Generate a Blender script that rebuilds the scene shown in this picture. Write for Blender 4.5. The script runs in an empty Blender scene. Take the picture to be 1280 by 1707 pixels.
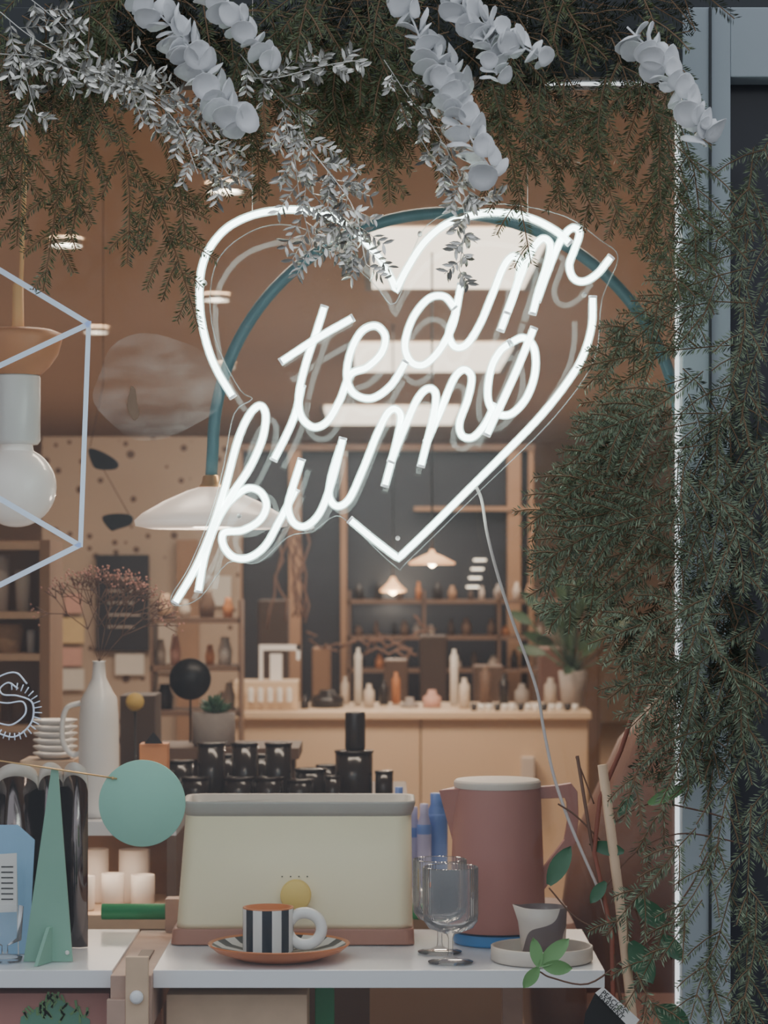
import bpy, math, random
import numpy as np
from mathutils import Vector, Matrix
random.seed(7); rng=np.random.default_rng(7)
D0=4.2; F=4200.0; HZ=950.0; ZC=1.46
def S(y): return (D0+y)/F
def P(px,py,y): return Vector(((px-640)*S(y), y, ZC+(HZ-py)*S(y)))
# ---------------- materials
M={}
def mat(name,col,rough=.5,metal=0,emit=0,ecol=None,var=.12,scale=12,bump=0,trans=0,alpha=1,coat=0,island=False,spec=.5,sub=0):
    m=bpy.data.materials.new(name); m.use_nodes=True; nt=m.node_tree; b=nt.nodes['Principled BSDF']
    tc=nt.nodes.new('ShaderNodeTexCoord'); nz=nt.nodes.new('ShaderNodeTexNoise'); nz.inputs['Scale'].default_value=scale; nz.inputs['Detail'].default_value=4
    nt.links.new(tc.outputs['Object'],nz.inputs['Vector'])
    mx=nt.nodes.new('ShaderNodeMix'); mx.data_type='RGBA'
    c=np.array(col); mx.inputs[6].default_value=(*np.clip(c*(1-var),0,1),1); mx.inputs[7].default_value=(*np.clip(c*(1+var),0,1),1)
    if island:
        g=nt.nodes.new('ShaderNodeNewGeometry'); nt.links.new(g.outputs['Random Per Island'],mx.inputs[0])
    else: nt.links.new(nz.outputs['Fac'],mx.inputs[0])
    nt.links.new(mx.outputs[2],b.inputs['Base Color'])
    b.inputs['Roughness'].default_value=rough; b.inputs['Metallic'].default_value=metal
    b.inputs['Specular IOR Level'].default_value=spec
    b.inputs['Transmission Weight'].default_value=trans; b.inputs['Alpha'].default_value=alpha; b.inputs['Coat Weight'].default_value=coat
    if emit:
        b.inputs['Emission Strength'].default_value=emit; b.inputs['Emission Color'].default_value=(*(ecol or col),1)
    if bump:
        bp=nt.nodes.new('ShaderNodeBump'); bp.inputs['Strength'].default_value=bump; bp.inputs['Distance'].default_value=.01
        nt.links.new(nz.outputs['Fac'],bp.inputs['Height']); nt.links.new(bp.outputs['Normal'],b.inputs['Normal'])
    M[name]=m; return m
def glassmat(name,tint=(1,1,1),gloss=.08,rough=.0,fres=False,diffuse=0,dcol=(1,1,1),ior=1.5,patchy=0):
    m=bpy.data.materials.new(name); m.use_nodes=True; nt=m.node_tree; nt.nodes.clear()
    o=nt.nodes.new('ShaderNodeOutputMaterial'); t=nt.nodes.new('ShaderNodeBsdfTransparent'); t.inputs[0].default_value=(*tint,1)
    g=nt.nodes.new('ShaderNodeBsdfGlossy'); g.inputs['Roughness'].default_value=rough
    mx=nt.nodes.new('ShaderNodeMixShader'); nt.links.new(t.outputs[0],mx.inputs[1]); nt.links.new(g.outputs[0],mx.inputs[2])
    if fres:
        fr=nt.nodes.new('ShaderNodeFresnel'); fr.inputs[0].default_value=ior; nt.links.new(fr.outputs[0],mx.inputs[0])
    else: mx.inputs[0].default_value=gloss
    last=mx
    if diffuse:
        d=nt.nodes.new('ShaderNodeBsdfDiffuse'); d.inputs[0].default_value=(*dcol,1)
        m2=nt.nodes.new('ShaderNodeMixShader'); m2.inputs[0].default_value=diffuse
        nt.links.new(mx.outputs[0],m2.inputs[1]); nt.links.new(d.outputs[0],m2.inputs[2]); last=m2
        if patchy:
            tc=nt.nodes.new('ShaderNodeTexCoord'); mp=nt.nodes.new('ShaderNodeMapping'); mp.inputs['Scale'].default_value=(1,1,3)
            nz=nt.nodes.new('ShaderNodeTexNoise'); nz.inputs['Scale'].default_value=patchy; nz.inputs['Detail'].default_value=8
            nt.links.new(tc.outputs['Object'],mp.inputs[0]); nt.links.new(mp.outputs[0],nz.inputs['Vector'])
            mr=nt.nodes.new('ShaderNodeMapRange'); mr.inputs[1].default_value=.4; mr.inputs[2].default_value=.7; mr.inputs[3].default_value=diffuse*.15; mr.inputs[4].default_value=diffuse
            nt.links.new(nz.outputs['Fac'],mr.inputs[0]); nt.links.new(mr.outputs[0],m2.inputs[0])
    nt.links.new(last.outputs[0],o.inputs[0]); M[name]=m; return m
mat('ceiling_paint',(.66,.53,.43),.9,var=.05,scale=1)
mat('wall_paint',(.55,.43,.34),.9,var=.06,scale=1)
mat('floor_wood',(.36,.25,.17),.6,scale=3)
mat('pavement',(.2,.2,.2),.9,scale=6,bump=.3)
mat('frame_grey',(.36,.41,.44),.45,var=.06,scale=5)
mat('frame_dark',(.035,.04,.045),.5)
mat('white_lac',(.86,.86,.87),.22,var=.03)
mat('white_cer',(.82,.80,.77),.25,var=.03)
mat('bulb',(.9,.86,.82),.15,var=.02,emit=.12,ecol=(1,.85,.75))
mat('shade',(.85,.76,.70),.3,var=.03,emit=.4,ecol=(1,.80,.66))
mat('cream',(.88,.77,.53),.45,var=.03)
mat('greyrim',(.42,.40,.36),.45,var=.05)
mat('terra',(.42,.20,.14),.5,var=.06)
mat('terra_saucer',(.58,.19,.065),.3,var=.08)
mat('jugpink',(.42,.175,.145),.45,var=.05)
mat('lid',(.66,.57,.50),.5,var=.05)
mat('yellow',(.88,.62,.18),.5,var=.04)
mat('black',(.012,.012,.014),.35)
mat('smoke',(.03,.024,.023),.15)
mat('mint',(.30,.60,.47),.6,var=.04)
mat('green',(.13,.33,.22),.6,var=.1)
mat('mintdark',(.24,.45,.34),.6,var=.06)
mat('pipegreen',(.02,.28,.10),.4)
mat('teal',(.06,.22,.27),.4,var=.1)
mat('gold',(.75,.48,.2),.3,metal=.8)
mat('cord',(.80,.45,.18),.6,emit=.08)
mat('woodterra',(.60,.25,.10),.5,var=.15,scale=20)
mat('woodlight',(.68,.48,.32),.55,var=.15,scale=25)
mat('woodpink',(.50,.33,.25),.55,var=.15,scale=25)
mat('counter',(.72,.54,.37),.5,var=.05,scale=3)
mat('wooddark',(.18,.11,.075),.55,var=.25,scale=8)
mat('post',(.38,.23,.14),.6,var=.15,scale=6)
mat('darkglass',(.035,.036,.045),.2)
mat('brownbase',(.10,.065,.05),.6)
mat('beige',(.68,.60,.52),.5,var=.04)
mat('blue',(.05,.25,.58),.4)
mat('bluelid',(.12,.22,.58),.4)
mat('lilac',(.42,.40,.62),.4)
mat('concrete',(.36,.32,.30),.8,bump=.2,scale=40)
mat('leafg',(.045,.085,.045),.45,var=.4,island=True)
mat('leafbright',(.18,.36,.14),.5,var=.15)
mat('leafmid',(.055,.14,.075),.35,var=.3,scale=20)
mat('twig',(.16,.09,.065),.8,var=.3)
mat('twigred',(.28,.10,.07),.7,var=.3)
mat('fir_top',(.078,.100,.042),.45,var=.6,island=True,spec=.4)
mat('fir_top_shaded',(.022,.028,.015),.5,var=.5,island=True,spec=.3)  # top garland green darkened: shade of the back layer painted in
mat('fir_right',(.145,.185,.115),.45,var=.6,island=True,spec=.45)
mat('fir_right_shaded',(.045,.06,.04),.5,var=.5,island=True,spec=.3)  # side garland green darkened to paint shade into its rear branches
mat('firstem',(.20,.125,.07),.8)
mat('eucalyptus',(.86,.87,.88),.6,var=.06,island=True)
mat('silver',(.62,.61,.56),.25,metal=.85,var=.6,island=True)
mat('leather',(.24,.125,.095),.5,var=.2,scale=6,bump=.2)
mat('pinkprint',(.50,.23,.19),.6)
mat('paper',(.80,.78,.74),.7,var=.03)
mat('paperpink',(.72,.42,.35),.7)
mat('paperyellow',(.78,.60,.32),.7)
mat('ink',(.03,.03,.03),.7)
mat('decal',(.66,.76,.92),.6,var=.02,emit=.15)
mat('led',(.9,.95,1),.5,emit=1.0,ecol=(.9,.95,1))
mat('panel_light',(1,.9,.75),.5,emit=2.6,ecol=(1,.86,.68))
mat('spot',(1,.9,.75),.5,emit=25,ecol=(1,.86,.66))
mat('warmglow',(1,.6,.3),.5,emit=1.3,ecol=(1,.50,.25))
mat('bulbglow',(1,.8,.5),.5,emit=30,ecol=(1,.7,.4))
mat('mirror',(.20,.17,.165),.10,metal=1)
mat('bluecard',(.30,.52,.74),.5)
mat('cable',(.62,.56,.52),.4)
mat('neoncore',(1,1,1),.5,emit=11,ecol=(.86,1,.95))
mat('electrode',(.80,.84,.84),.3,emit=.5)
mat('redbits',(.5,.25,.2),.7,var=.4,island=True)
mat('basket',(.55,.36,.22),.8,bump=.5,scale=60)
glassmat('neonshell',tint=(.95,1,.99),gloss=.10,rough=.15,diffuse=.22,dcol=(.8,.9,.88))
glassmat('acrylic',gloss=.02,rough=.02)
glassmat('acryl_edge',tint=(.85,.9,.9),gloss=.12,rough=.1,diffuse=.06)
glassmat('window_glass',tint=(.97,.98,.98),gloss=.032,diffuse=.035,dcol=(.9,.9,.95))
glassmat('goblet',tint=(.985,.99,.99),fres=True,ior=1.32,diffuse=.06,dcol=(.95,.95,1))
glassmat('pale_patch',tint=(1,1,1),gloss=.0,diffuse=.20,dcol=(.9,.82,.78),patchy=9)
def speckle():
    m=mat('speckle',(.50,.37,.27),.8); nt=m.node_tree; b=nt.nodes['Principled BSDF']
    v=nt.nodes.new('ShaderNodeTexVoronoi'); v.inputs['Scale'].default_value=14; v.inputs['Randomness'].default_value=1
    v2=nt.nodes.new('ShaderNodeTexNoise'); v2.inputs['Scale'].default_value=8
    r=nt.nodes.new('ShaderNodeValToRGB'); r.color_ramp.elements[0].color=(.14,.09,.07,1); r.color_ramp.elements[1].color=(.52,.41,.32,1)
    r.color_ramp.elements[0].position=.02; r.color_ramp.elements[1].position=.07
    tc=[n for n in nt.nodes if n.type=='TEX_COORD'][0]
    sb=nt.nodes.new('ShaderNodeMath'); sb.operation='SUBTRACT'; ml=nt.nodes.new('ShaderNodeMath'); ml.operation='MULTIPLY'; ml.inputs[1].default_value=.3
    nt.links.new(tc.outputs['Object'],v.inputs['Vector']); nt.links.new(tc.outputs['Object'],v2.inputs['Vector']); nt.links.new(v2.outputs['Fac'],ml.inputs[0])
    nt.links.new(v.outputs['Distance'],sb.inputs[0]); nt.links.new(ml.outputs[0],sb.inputs[1]); nt.links.new(sb.outputs[0],r.inputs[0]); nt.links.new(r.outputs[0],b.inputs['Base Color'])
speckle()
# ---------------- mesh builder
class MB:
    def __init__(s): s.v=[]; s.f=[]; s.m=[]; s.mi=[]; s.sm=[]
    def idx(s,m):
        if m not in s.m: s.m.append(m)
        return s.m.index(m)
    def add(s,vs,fs,m,smooth=False):
        o=len(s.v); s.v+= [tuple(v) for v in vs]; i=s.idx(m)
        for f in fs: s.f.append([a+o for a in f]); s.mi.append(i); s.sm.append(smooth)
    def box(s,c,d,m,R=None):
        c=Vector(c); vs=[]
        for x in(-.5,.5):
            for y in(-.5,.5):
                for z in(-.5,.5):
                    w=Vector((x*d[0],y*d[1],z*d[2]))
                    vs.append(c+(R@w if R else w))
        s.add(vs,[(0,1,3,2),(4,6,7,5),(0,4,5,1),(2,3,7,6),(0,2,6,4),(1,5,7,3)],m)
    def pbox(s,x0,y0,x1,y1,y,dep,m):
        a=P(x0,y1,y); b=P(x1,y0,y)
        s.box(((a.x+b.x)/2,y+dep/2,(a.z+b.z)/2),(b.x-a.x,dep,b.z-a.z),m)
    def wbox(s,x0,x1,y0,y1,z0,z1,m): s.box(((x0+x1)/2,(y0+y1)/2,(z0+z1)/2),(x1-x0,y1-y0,z1-z0),m)
    def lathe(s,prof,c,m,n=40,R=None,smooth=True,ribs=0,ribamp=0):
        c=Vector(c); vs=[]; k=len(prof)
        for r,z in prof:
            for j in range(n):
                a=2*math.pi*j/n; rr=r*(1+ribamp*math.cos(ribs*a)) if ribs else r
                w=Vector((rr*math.cos(a),rr*math.sin(a),z)); vs.append(c+(R@w if R else w))
        fs=[]
        for i in range(k-1):
            for j in range(n):
                j2=(j+1)%n; fs.append((i*n+j,i*n+j2,(i+1)*n+j2,(i+1)*n+j))
        s.add(vs,fs,m,smooth)
    def plathe(s,cx,prof,y,m,**k):
        c=P(cx,HZ,y); c.z=0
        s.lathe([(r*S(y),ZC+(HZ-py)*S(y)) for r,py in prof],c,m,**k)
    def tube(s,path,r,m,n=8,caps=True,smooth=True):
        path=[Vector(p) for p in path]; k=len(path)
        if not hasattr(r,'__len__'): r=[r]*k
        T=[]
        for i in range(k):
            t=(path[min(i+1,k-1)]-path[max(i-1,0)]); 
            T.append(t.normalized() if t.length>1e-9 else Vector((0,0,1)))
        u=T[0].orthogonal().normalized(); vs=[]
        for i in range(k):
            u=(u-T[i]*u.dot(T[i])); u=u.normalized() if u.length>1e-6 else T[i].orthogonal().normalized()
            w=T[i].cross(u)
            for j in range(n):
                a=2*math.pi*j/n; vs.append(path[i]+(u*math.cos(a)+w*math.sin(a))*r[i])
        fs=[]
        for i in range(k-1):
            for j in range(n):
                j2=(j+1)%n; fs.append((i*n+j,i*n+j2,(i+1)*n+j2,(i+1)*n+j))
        if caps: fs.append(tuple(range(n))[::-1]); fs.append(tuple((k-1)*n+j for j in range(n)))
        s.add(vs,fs,m,smooth)
    def sphere(s,c,r,m,n=20,sz=1): s.lathe([(max(1e-5,r*math.sin(math.pi*i/n)),-r*sz*math.cos(math.pi*i/n)) for i in range(n+1)],c,m,n=n+8)
    def prism(s,poly,dep,m,axis='y'):
        n=len(poly); vs=[Vector(p) for p in poly]+[Vector(p)+Vector(dep) for p in poly]
        fs=[tuple(range(n)),tuple(range(2*n-1,n-1,-1))]+[(i,i+n,(i+1)%n+n,(i+1)%n) for i in range(n)]
        s.add(vs,fs,m)
    def loft(s,secs,m,q=6,cap=True,smooth=True):
        vs=[];n=4*(q+1)
        for z,cx,cy,w,d,r in secs:
            for ci,(sx,sy) in enumerate([(1,1),(-1,1),(-1,-1),(1,-1)]):
                for j in range(q+1):
                    a=math.pi/2*(ci+j/q); vs.append((cx+sx*(w/2-r)+r*math.cos(a),cy+sy*(d/2-r)+r*math.sin(a),z))
        fs=[]
        for i in range(len(secs)-1):
            for j in range(n):
                j2=(j+1)%n; fs.append((i*n+j,i*n+j2,(i+1)*n+j2,(i+1)*n+j))
        s.add(vs,fs,m,smooth)
        if cap:
            o=len(s.v)-len(vs); k=len(secs)
            for f in (tuple(range(n))[::-1],tuple((k-1)*n+j for j in range(n))):
                s.f.append([a+o for a in f]); s.mi.append(s.idx(m)); s.sm.append(False)
    def build(s,name,bevel=0,auto=True,solid=0):
        me=bpy.data.meshes.new(name); V=np.array(s.v,dtype=float)
        c=np.array([(V[:,0].min()+V[:,0].max())/2,(V[:,1].min()+V[:,1].max())/2,V[:,2].min()])
        me.from_pydata((V-c).tolist(),[],s.f)
        for m in s.m: me.materials.append(M[m])
        me.polygons.foreach_set('material_index',s.mi); me.polygons.foreach_set('use_smooth',s.sm)
        me.update(); ob=bpy.data.objects.new(name,me); ob.location=c; bpy.context.collection.objects.link(ob)
        if solid:
            so=ob.modifiers.new('s','SOLIDIFY'); so.thickness=solid; so.offset=0
        if bevel:
            b=ob.modifiers.new('b','BEVEL'); b.width=bevel; b.segments=2; b.limit_method='ANGLE'
        return ob
def cr(pts,sub=8,closed=False):
    p=[Vector(a) for a in pts]; n=len(p); out=[]
    rg=range(n if closed else n-1)
    for i in rg:
        a=p[(i-1)%n] if closed or i>0 else p[0]*2-p[1]; b=p[i]; c=p[(i+1)%n]; d=p[(i+2)%n] if closed or i+2<n else p[-1]*2-p[-2]
        for k in range(sub):
            t=k/sub; out.append(.5*((2*b)+(c-a)*t+(2*a-5*b+4*c-d)*t*t+(3*b-a-3*c+d)*t**3))
    if not closed: out.append(p[-1])
    return out
def pp(pts,y,sub=8,closed=False): return [P(a.x,a.y,y+a.z) for a in cr([(q[0],q[1],(q[2] if len(q)>2 else 0)) for q in pts],sub,closed)]

# ---------------- room
GY=.20
def single(name,fn,**k):
    b=MB(); fn(b); return b.build(name,**k)
XL,XR,YB,ZT=-4,4,20,2.7
single('floor',lambda b:b.wbox(XL,XR,GY+.05,YB,-.1,0,'floor_wood'))
single('pavement',lambda b:b.wbox(XL-4,XR+4,-8,GY-.075,-.1,0,'pavement'))
single('ceiling',lambda b:b.wbox(XL,XR,GY+.05,YB,ZT,ZT+.1,'ceiling_paint'))
single('wall_left',lambda b:b.wbox(XL-.1,XL,GY,YB,0,ZT,'wall_paint'))
single('wall_right',lambda b:b.wbox(XR,XR+.1,GY,YB,0,ZT,'wall_paint'))
single('wall_back',lambda b:b.wbox(XL,XR,YB,YB+.1,0,ZT,'wall_paint'))
fx0=P(1135,0,GY-.05).x; fx1=P(1215,0,GY-.05).x; ftop=P(0,132,GY-.05).z
def front(b):
    b.wbox(XL,-1.4,GY-.04,GY+.05,0,3.2,'frame_grey'); b.wbox(1.15,XR,GY-.04,GY+.05,0,3.2,'frame_grey')
    b.wbox(-1.4,1.15,GY-.04,GY+.05,ftop+.12,3.2,'frame_dark'); b.wbox(-1.4,1.15,GY-.04,GY+.05,0,.3,'frame_grey')
single('wall_front',front)
def frame(b):
    b.wbox(fx0,fx1,GY-.07,GY+.05,.3,ftop+.12,'frame_grey')
    b.wbox(fx0+.045,fx0+.05,GY-.075,GY-.07,.3,ftop+.12,'frame_dark')
    b.wbox(-1.4,fx0,GY-.07,GY+.05,ftop,ftop+.12,'frame_dark'); b.wbox(fx1,1.15,GY-.07,GY+.05,ftop,ftop+.12,'frame_grey')
    b.wbox(fx0-.006,fx0-.0005,GY-.03,GY-.01,.3,ftop,'led'); b.wbox(.28,fx0-.006,GY-.03,GY-.01,ftop-.004,ftop-.0005,'led')
single('trim_1',frame,bevel=.002)
single('window_1',lambda b:b.add([(-1.4,GY,.3),(fx0,GY,.3),(fx0,GY,ftop),(-1.4,GY,ftop)],[(0,1,2,3)],'window_glass'))
single('window_2',lambda b:b.wbox(fx1,1.15,GY,GY+.02,.3,ftop,'darkglass'))
def panels(b):
    for x0,x1,d0,d1 in ((-.05,.60,9.1,10.85),(-.17,.70,13.7,15.4),(-.45,.57,19,21)):
        b.wbox(x0,x1,d0-D0,d1-D0,ZT-.03,ZT-.004,'panel_light')
        b.wbox(x0-.03,x0,d0-D0,d1-D0,ZT-.04,ZT-.002,'frame_grey'); b.wbox(x1,x1+.03,d0-D0,d1-D0,ZT-.04,ZT-.002,'frame_grey')
single('ceiling_light_panel',panels)
for px,py in ((375,305),(110,397),(360,490),(160,545),(375,605)):
    d=(ZT-ZC)*F/(HZ-py); x=(px-640)*d/F
    b=MB(); b.lathe([(.06,ZT-.03),(.06,ZT-.002)],(x,d-D0,0),'white_lac'); b.lathe([(.0001,ZT-.02),(.052,ZT-.02)],(x,d-D0,0),'spot'); b.lathe([(.052,ZT-.02),(.06,ZT-.03)],(x,d-D0,0),'white_lac')
    b.build('recessed_ceiling_light')
# ---------------- neon sign
def corner(*parts):
    out=[]
    for p in parts: out+= p if not out else p[1:]
    return out
strokes=[
 corner(pp([(387,660),(362,618),(345,575),(334,520),(334,460),(347,418),(377,381),(420,359),(470,350),(520,352),(562,366),(602,397),(632,430),(650,460),(660,484)],0),
        pp([(660,484),(680,445),(708,403),(745,373),(795,357),(840,355),(885,364),(925,384),(948,404)],0)),
 corner(pp([(988,497),(986,545),(970,597),(940,645),(898,697),(840,757),(780,817),(720,877),(664,931)],0),pp([(664,931),(625,901),(585,868)],0)),
 pp([(540,513),(525,560),(508,612),(498,660),(502,694),(522,712),(545,703),(566,668),(584,625,.004),(612,612,.006),(636,588,.006),(642,560,.004),(626,543),(602,553),(584,588),(578,628),(590,656),(620,664),(652,642),(675,605)],0),
 pp([(457,765),(476,728),(492,690),(503,645)],.012),
 pp([(470,602),(525,566),(586,531)],-.014),
 pp([(757,512),(740,494),(714,498),(688,530),(675,573),(684,602),(706,608),(732,584),(755,540),(768,476)],0),
 pp([(758,525),(748,556),(758,578),(778,574),(800,540),(820,492),(840,443),(857,426),(867,440),(860,480),(845,522),(835,549)],.012),
 pp([(846,520),(864,470),(884,422),(903,398),(917,408),(912,440),(898,485),(888,521)],0),
 pp([(896,500),(914,450),(934,402),(953,380),(966,388),(958,415),(949,442),(956,464),(974,469),(996,456),(1017,430)],.010),
 pp([(293,1003),(325,948),(352,885),(375,812),(396,735),(415,692),(433,676),(443,692),(437,732),(416,780),(388,822),(362,868),(342,925),(331,984)],0),
 pp([(352,884),(378,842),(410,815),(434,820),(444,843),(432,868),(404,884),(374,888),(372,908),(388,928),(414,930),(442,910),(466,868),(492,818)],.012),
 pp([(502,768),(488,812),(480,846),(490,872),(510,877),(533,855),(552,806),(571,733)],-.002),
 pp([(566,748),(552,795),(549,828),(562,844),(582,832),(604,785),(627,727),(645,690),(659,682),(668,698),(657,752),(642,808)],.012),
 pp([(652,768),(672,718),(694,668),(712,648),(726,656),(722,695),(702,775)],0),
 pp([(712,735),(733,688),(755,634),(772,616),(786,628),(780,664),(766,704),(770,726),(788,729),(808,708),(824,676)],.012),
 pp([(850,572),(872,563),(890,580),(892,620),(878,662),(852,690),(826,688),(813,662),(818,616),(833,586),(850,572)],0),
 pp([(889,549),(862,615),(838,668),(812,723)],-.014)]
b=MB()
for st in strokes:
    b.tube(st,.0048,'neoncore',n=8); b.tube(st,.0072,'neonshell',n=12,caps=False)
    for a,c in((st[0],st[1]),(st[-1],st[-2])):
        d=(a-c).normalized(); b.tube([a,a+d*.004],.0072,'electrode',n=12)
out=pp([(660,505),(620,470),(540,400),(480,375),(420,385),(365,430),(350,500),(362,575),(400,650),(420,665),(390,690),(372,780),(350,860),(315,945),(285,995),(297,1010),(335,995),(380,938),(430,938),(480,895),(520,886),(560,860),(590,880),(660,945),(680,935),(800,818),(920,700),(990,600),(1003,500),(1030,430),(1000,400),(940,360),(840,340),(760,350),(700,390)],.022,4,True)
from mathutils.geometry import tessellate_polygon
tri=tessellate_polygon([out]); b.add(out,tri,'acrylic'); b.tube(out+[out[0]],.0011,'acryl_edge',n=5,caps=False)
for px,py in((663,897),(398,860),(975,490),(340,470),(700,388),(520,880)):
    p=P(px,py,.0); b.tube([p+Vector((0,.005,0)),p+Vector((0,.024,0))],.004,'cable',n=10)
cab=pp([(792,808,.02),(803,835,.02),(812,890),(830,960),(856,1040),(880,1105),(897,1160),(906,1215),(922,1290),(945,1360),(972,1425),(1000,1490),(1020,1560)],.03,8)
b.tube(cab,.0028,'cable',n=6)
for px,py in ((420,352),(880,358)):
    p=P(px,py,0.0); b.tube([p+Vector((0,.01,0)),Vector((p.x,.02,2.45))],.0006,'cable',n=4)
b.build('neon_sign')
# ---------------- window decals
dy=GY-.003
def seg(b,p0,p1,w,m='decal',y=dy):
    a=P(*p0,y); c=P(*p1,y); d=(c-a).normalized(); n=Vector((-d.z,0,d.x))*w*S(y)/2
    b.add([a+n,c+n,c-n,a-n],[(0,1,2,3)],m)
b=MB()
for p0,p1,w in (((-150,360),(150,541),9),((148,535),(134,912),8),((134,908),(-40,995),9),((148,540),(-40,628),9),((-40,808),(134,910),9),((-150,360),(-165,800),8),((-150,360),(-40,628),6)):
    seg(b,p0,p1,w)
b.build('hexagon_window_decal')
b=MB()
pts=pp([(45,1140),(28,1122),(5,1125),(-18,1142),(-15,1165),(10,1172),(38,1170),(42,1190),(20,1208),(-5,1205)],dy,8)
b.tube([Vector((p.x,dy,p.z)) for p in pts],.0018,'decal',n=4)
pts2=pp([(30,1148),(14,1138),(0,1148),(6,1158),(30,1160),(54,1172),(52,1205),(25,1228),(-5,1222)],dy,8)
b.tube(pts2,.0018,'decal',n=4)
for i in range(22):
    a=math.radians(-95+i*12); c=(22,1180) ; r0,r1=36,48
    b.tube([P(c[0]+r0*math.sin(a+1.6),c[1]-r0*math.cos(a+1.6)+6,dy),P(c[0]+r1*math.sin(a+1.6),c[1]-r1*math.cos(a+1.6)+6,dy)],.0013,'decal',n=4)
b.build('letter_window_decal')
b=MB(); 
poly=[P(262+105*math.cos(t)*(1+.06*math.sin(5*t)),645+88*math.sin(t)*(1+.08*math.cos(3*t)),dy) for t in np.linspace(0,2*math.pi,40,endpoint=False)]
b.add(poly,[tuple(range(40))],'pale_patch')  # pale translucent patch on the pane, broken up by noise
b.add([P(222+9*math.cos(t)*(1+.3*math.sin(3*t)),672+28*math.sin(t)+8*math.cos(t),dy-.001) for t in np.linspace(0,2*math.pi,16,endpoint=False)],[tuple(range(16))],'wooddark'); b.build('glass_pale_patch')
# ---------------- hanging lamps
b=MB(); y=.65
c=P(41,0,y)
b.plathe(30,[(5,470),(9,475),(10,548)],y,'cord'); 
b.plathe(27,[(.1,549),(60,550),(76,556),(76,566),(70,590),(55,612),(40,626)],y,'woodterra')
b.plathe(27,[(.1,624),(38,625),(40,630),(40,735),(36,741),(.1,742)],y,'white_cer')
cc=P(27,812,y); b.sphere(cc,67*S(y),'bulb'); b.lathe([(.035,0),(.03,.03)],cc+Vector((0,0,.06)),'bulb')
b.tube([Vector((c.x,y,ZT)),P(41,300,y),P(35,470,y)],.0045,'cord')
b.build('pendant_lamp')
b=MB(); y=.95; arc=[]
for t in np.linspace(180,0,60): arc.append(P(745+390*math.cos(math.radians(t)),745-390*math.sin(math.radians(t)),y))
arc=[P(352,795,y)]+arc+[Vector((arc[-1].x,y,.02))]
b.tube(arc,.0125,'teal',n=12); b.lathe([(.001,.03),(.15,.03),(.16,0)],(arc[-1].x,y,0),'teal')
b.plathe(352,[(6,790),(14,794),(16,806),(22,812)],y,'gold')
b.plathe(352,[(20,812),(40,818),(80,836),(115,856),(128,868),(126,877),(100,882),(98,880),(120,870),(80,842),(30,822)],y,'shade')
b.plathe(352,[(24,840),(26,870),(18,882),(.1,884)],y,'white_cer')
b.build('arc_floor_lamp')
# ---------------- table
TZ=.75; TF=.27
R=Matrix.Rotation(math.pi/2,3,'X')
b=MB(); xr=P(1008,0,TF).x; xa=P(255,0,TF).x; xb=P(187,0,TF).x
b.wbox(-1.3,xb,TF,.78,TZ-.032,TZ,'white_lac'); b.wbox(xa,xr,TF,.78,TZ-.032,TZ,'white_lac')
b.wbox(xb,xa,TF-.03,.80,TZ-.10,TZ-.005,'woodpink')
b.wbox(xb+.028,xa-.004,TF-.045,TF-.031,TZ-.125,TZ+.03,'woodlight')
b.wbox(xb-.005,xb+.028,TF-.045,TF-.031,TZ-.20,TZ-.045,'woodpink')
b.wbox(xb+.028,xa-.02,TF-.02,TF+.25,TZ-.0045,TZ-.001,'wooddark')
b.lathe([(.0001,.012),(.008,.011),(.012,.006),(.012,0)],(xb+.048,TF-.046,TZ-.04),'white_lac',R=R,n=20)
for x in (xb+.03,.25): b.wbox(x-.02,x+.02,.70,.74,0,TZ-.1,'woodpink'); 
b.wbox(-1.25,-1.2,.3,.7,0,TZ-.032,'woodpink')
b.tube([Vector((-.56,.80,TZ+.032)),Vector((.2,.80,TZ+.032))],.016,'pipegreen',n=14)
b.wbox(xb+.05,xb+.085,.775,.82,TZ-.1,TZ+.06,'woodpink')
gx=P(541,0,.5).x; b.wbox(gx-.018,gx+.018,.5,.53,0,TZ-.033,'pipegreen')
b.build('display_table',bevel=.0015)
# toaster
b=MB(); y=.555; dep=.19; cy=y+dep/2
def sc(px0,px1,py,d=dep,r=.02):
    a=P(px0,py,y); c=P(px1,py,y); return (a.z,(a.x+c.x)/2,cy,c.x-a.x,d,r)
s0=sc(284,691,1577); s0=(TZ+.002,)+s0[1:]
b.loft([s0,sc(284,691,1573),sc(286,690,1552),sc(290,688,1549)],'terra')
b.loft([sc(292,687,1549,dep-.01,.03),sc(293,688,1540,dep-.008,.03),sc(306,686,1362,dep-.03,.035)],'cream')
b.loft([sc(306,686,1362,dep-.03,.035),sc(304,689,1355,dep-.025,.035),sc(300,693,1341,dep-.01,.035),sc(301,692,1337,dep-.012,.035),sc(310,684,1338,dep-.03,.03),sc(312,680,1350,dep-.04,.03)],'greyrim')
bz=P(493,1492,y); b.lathe([(.0001,.016),(.026,.016),(.029,.013),(.029,-.01)],(bz.x,y+.002,bz.z),'yellow',R=R,n=36)
for i in range(4): 
    p=P(470+i*14,1462,y); b.sphere((p.x,y+.007,p.z),.0014,'ink',n=6)
b.build('toaster')
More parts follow.
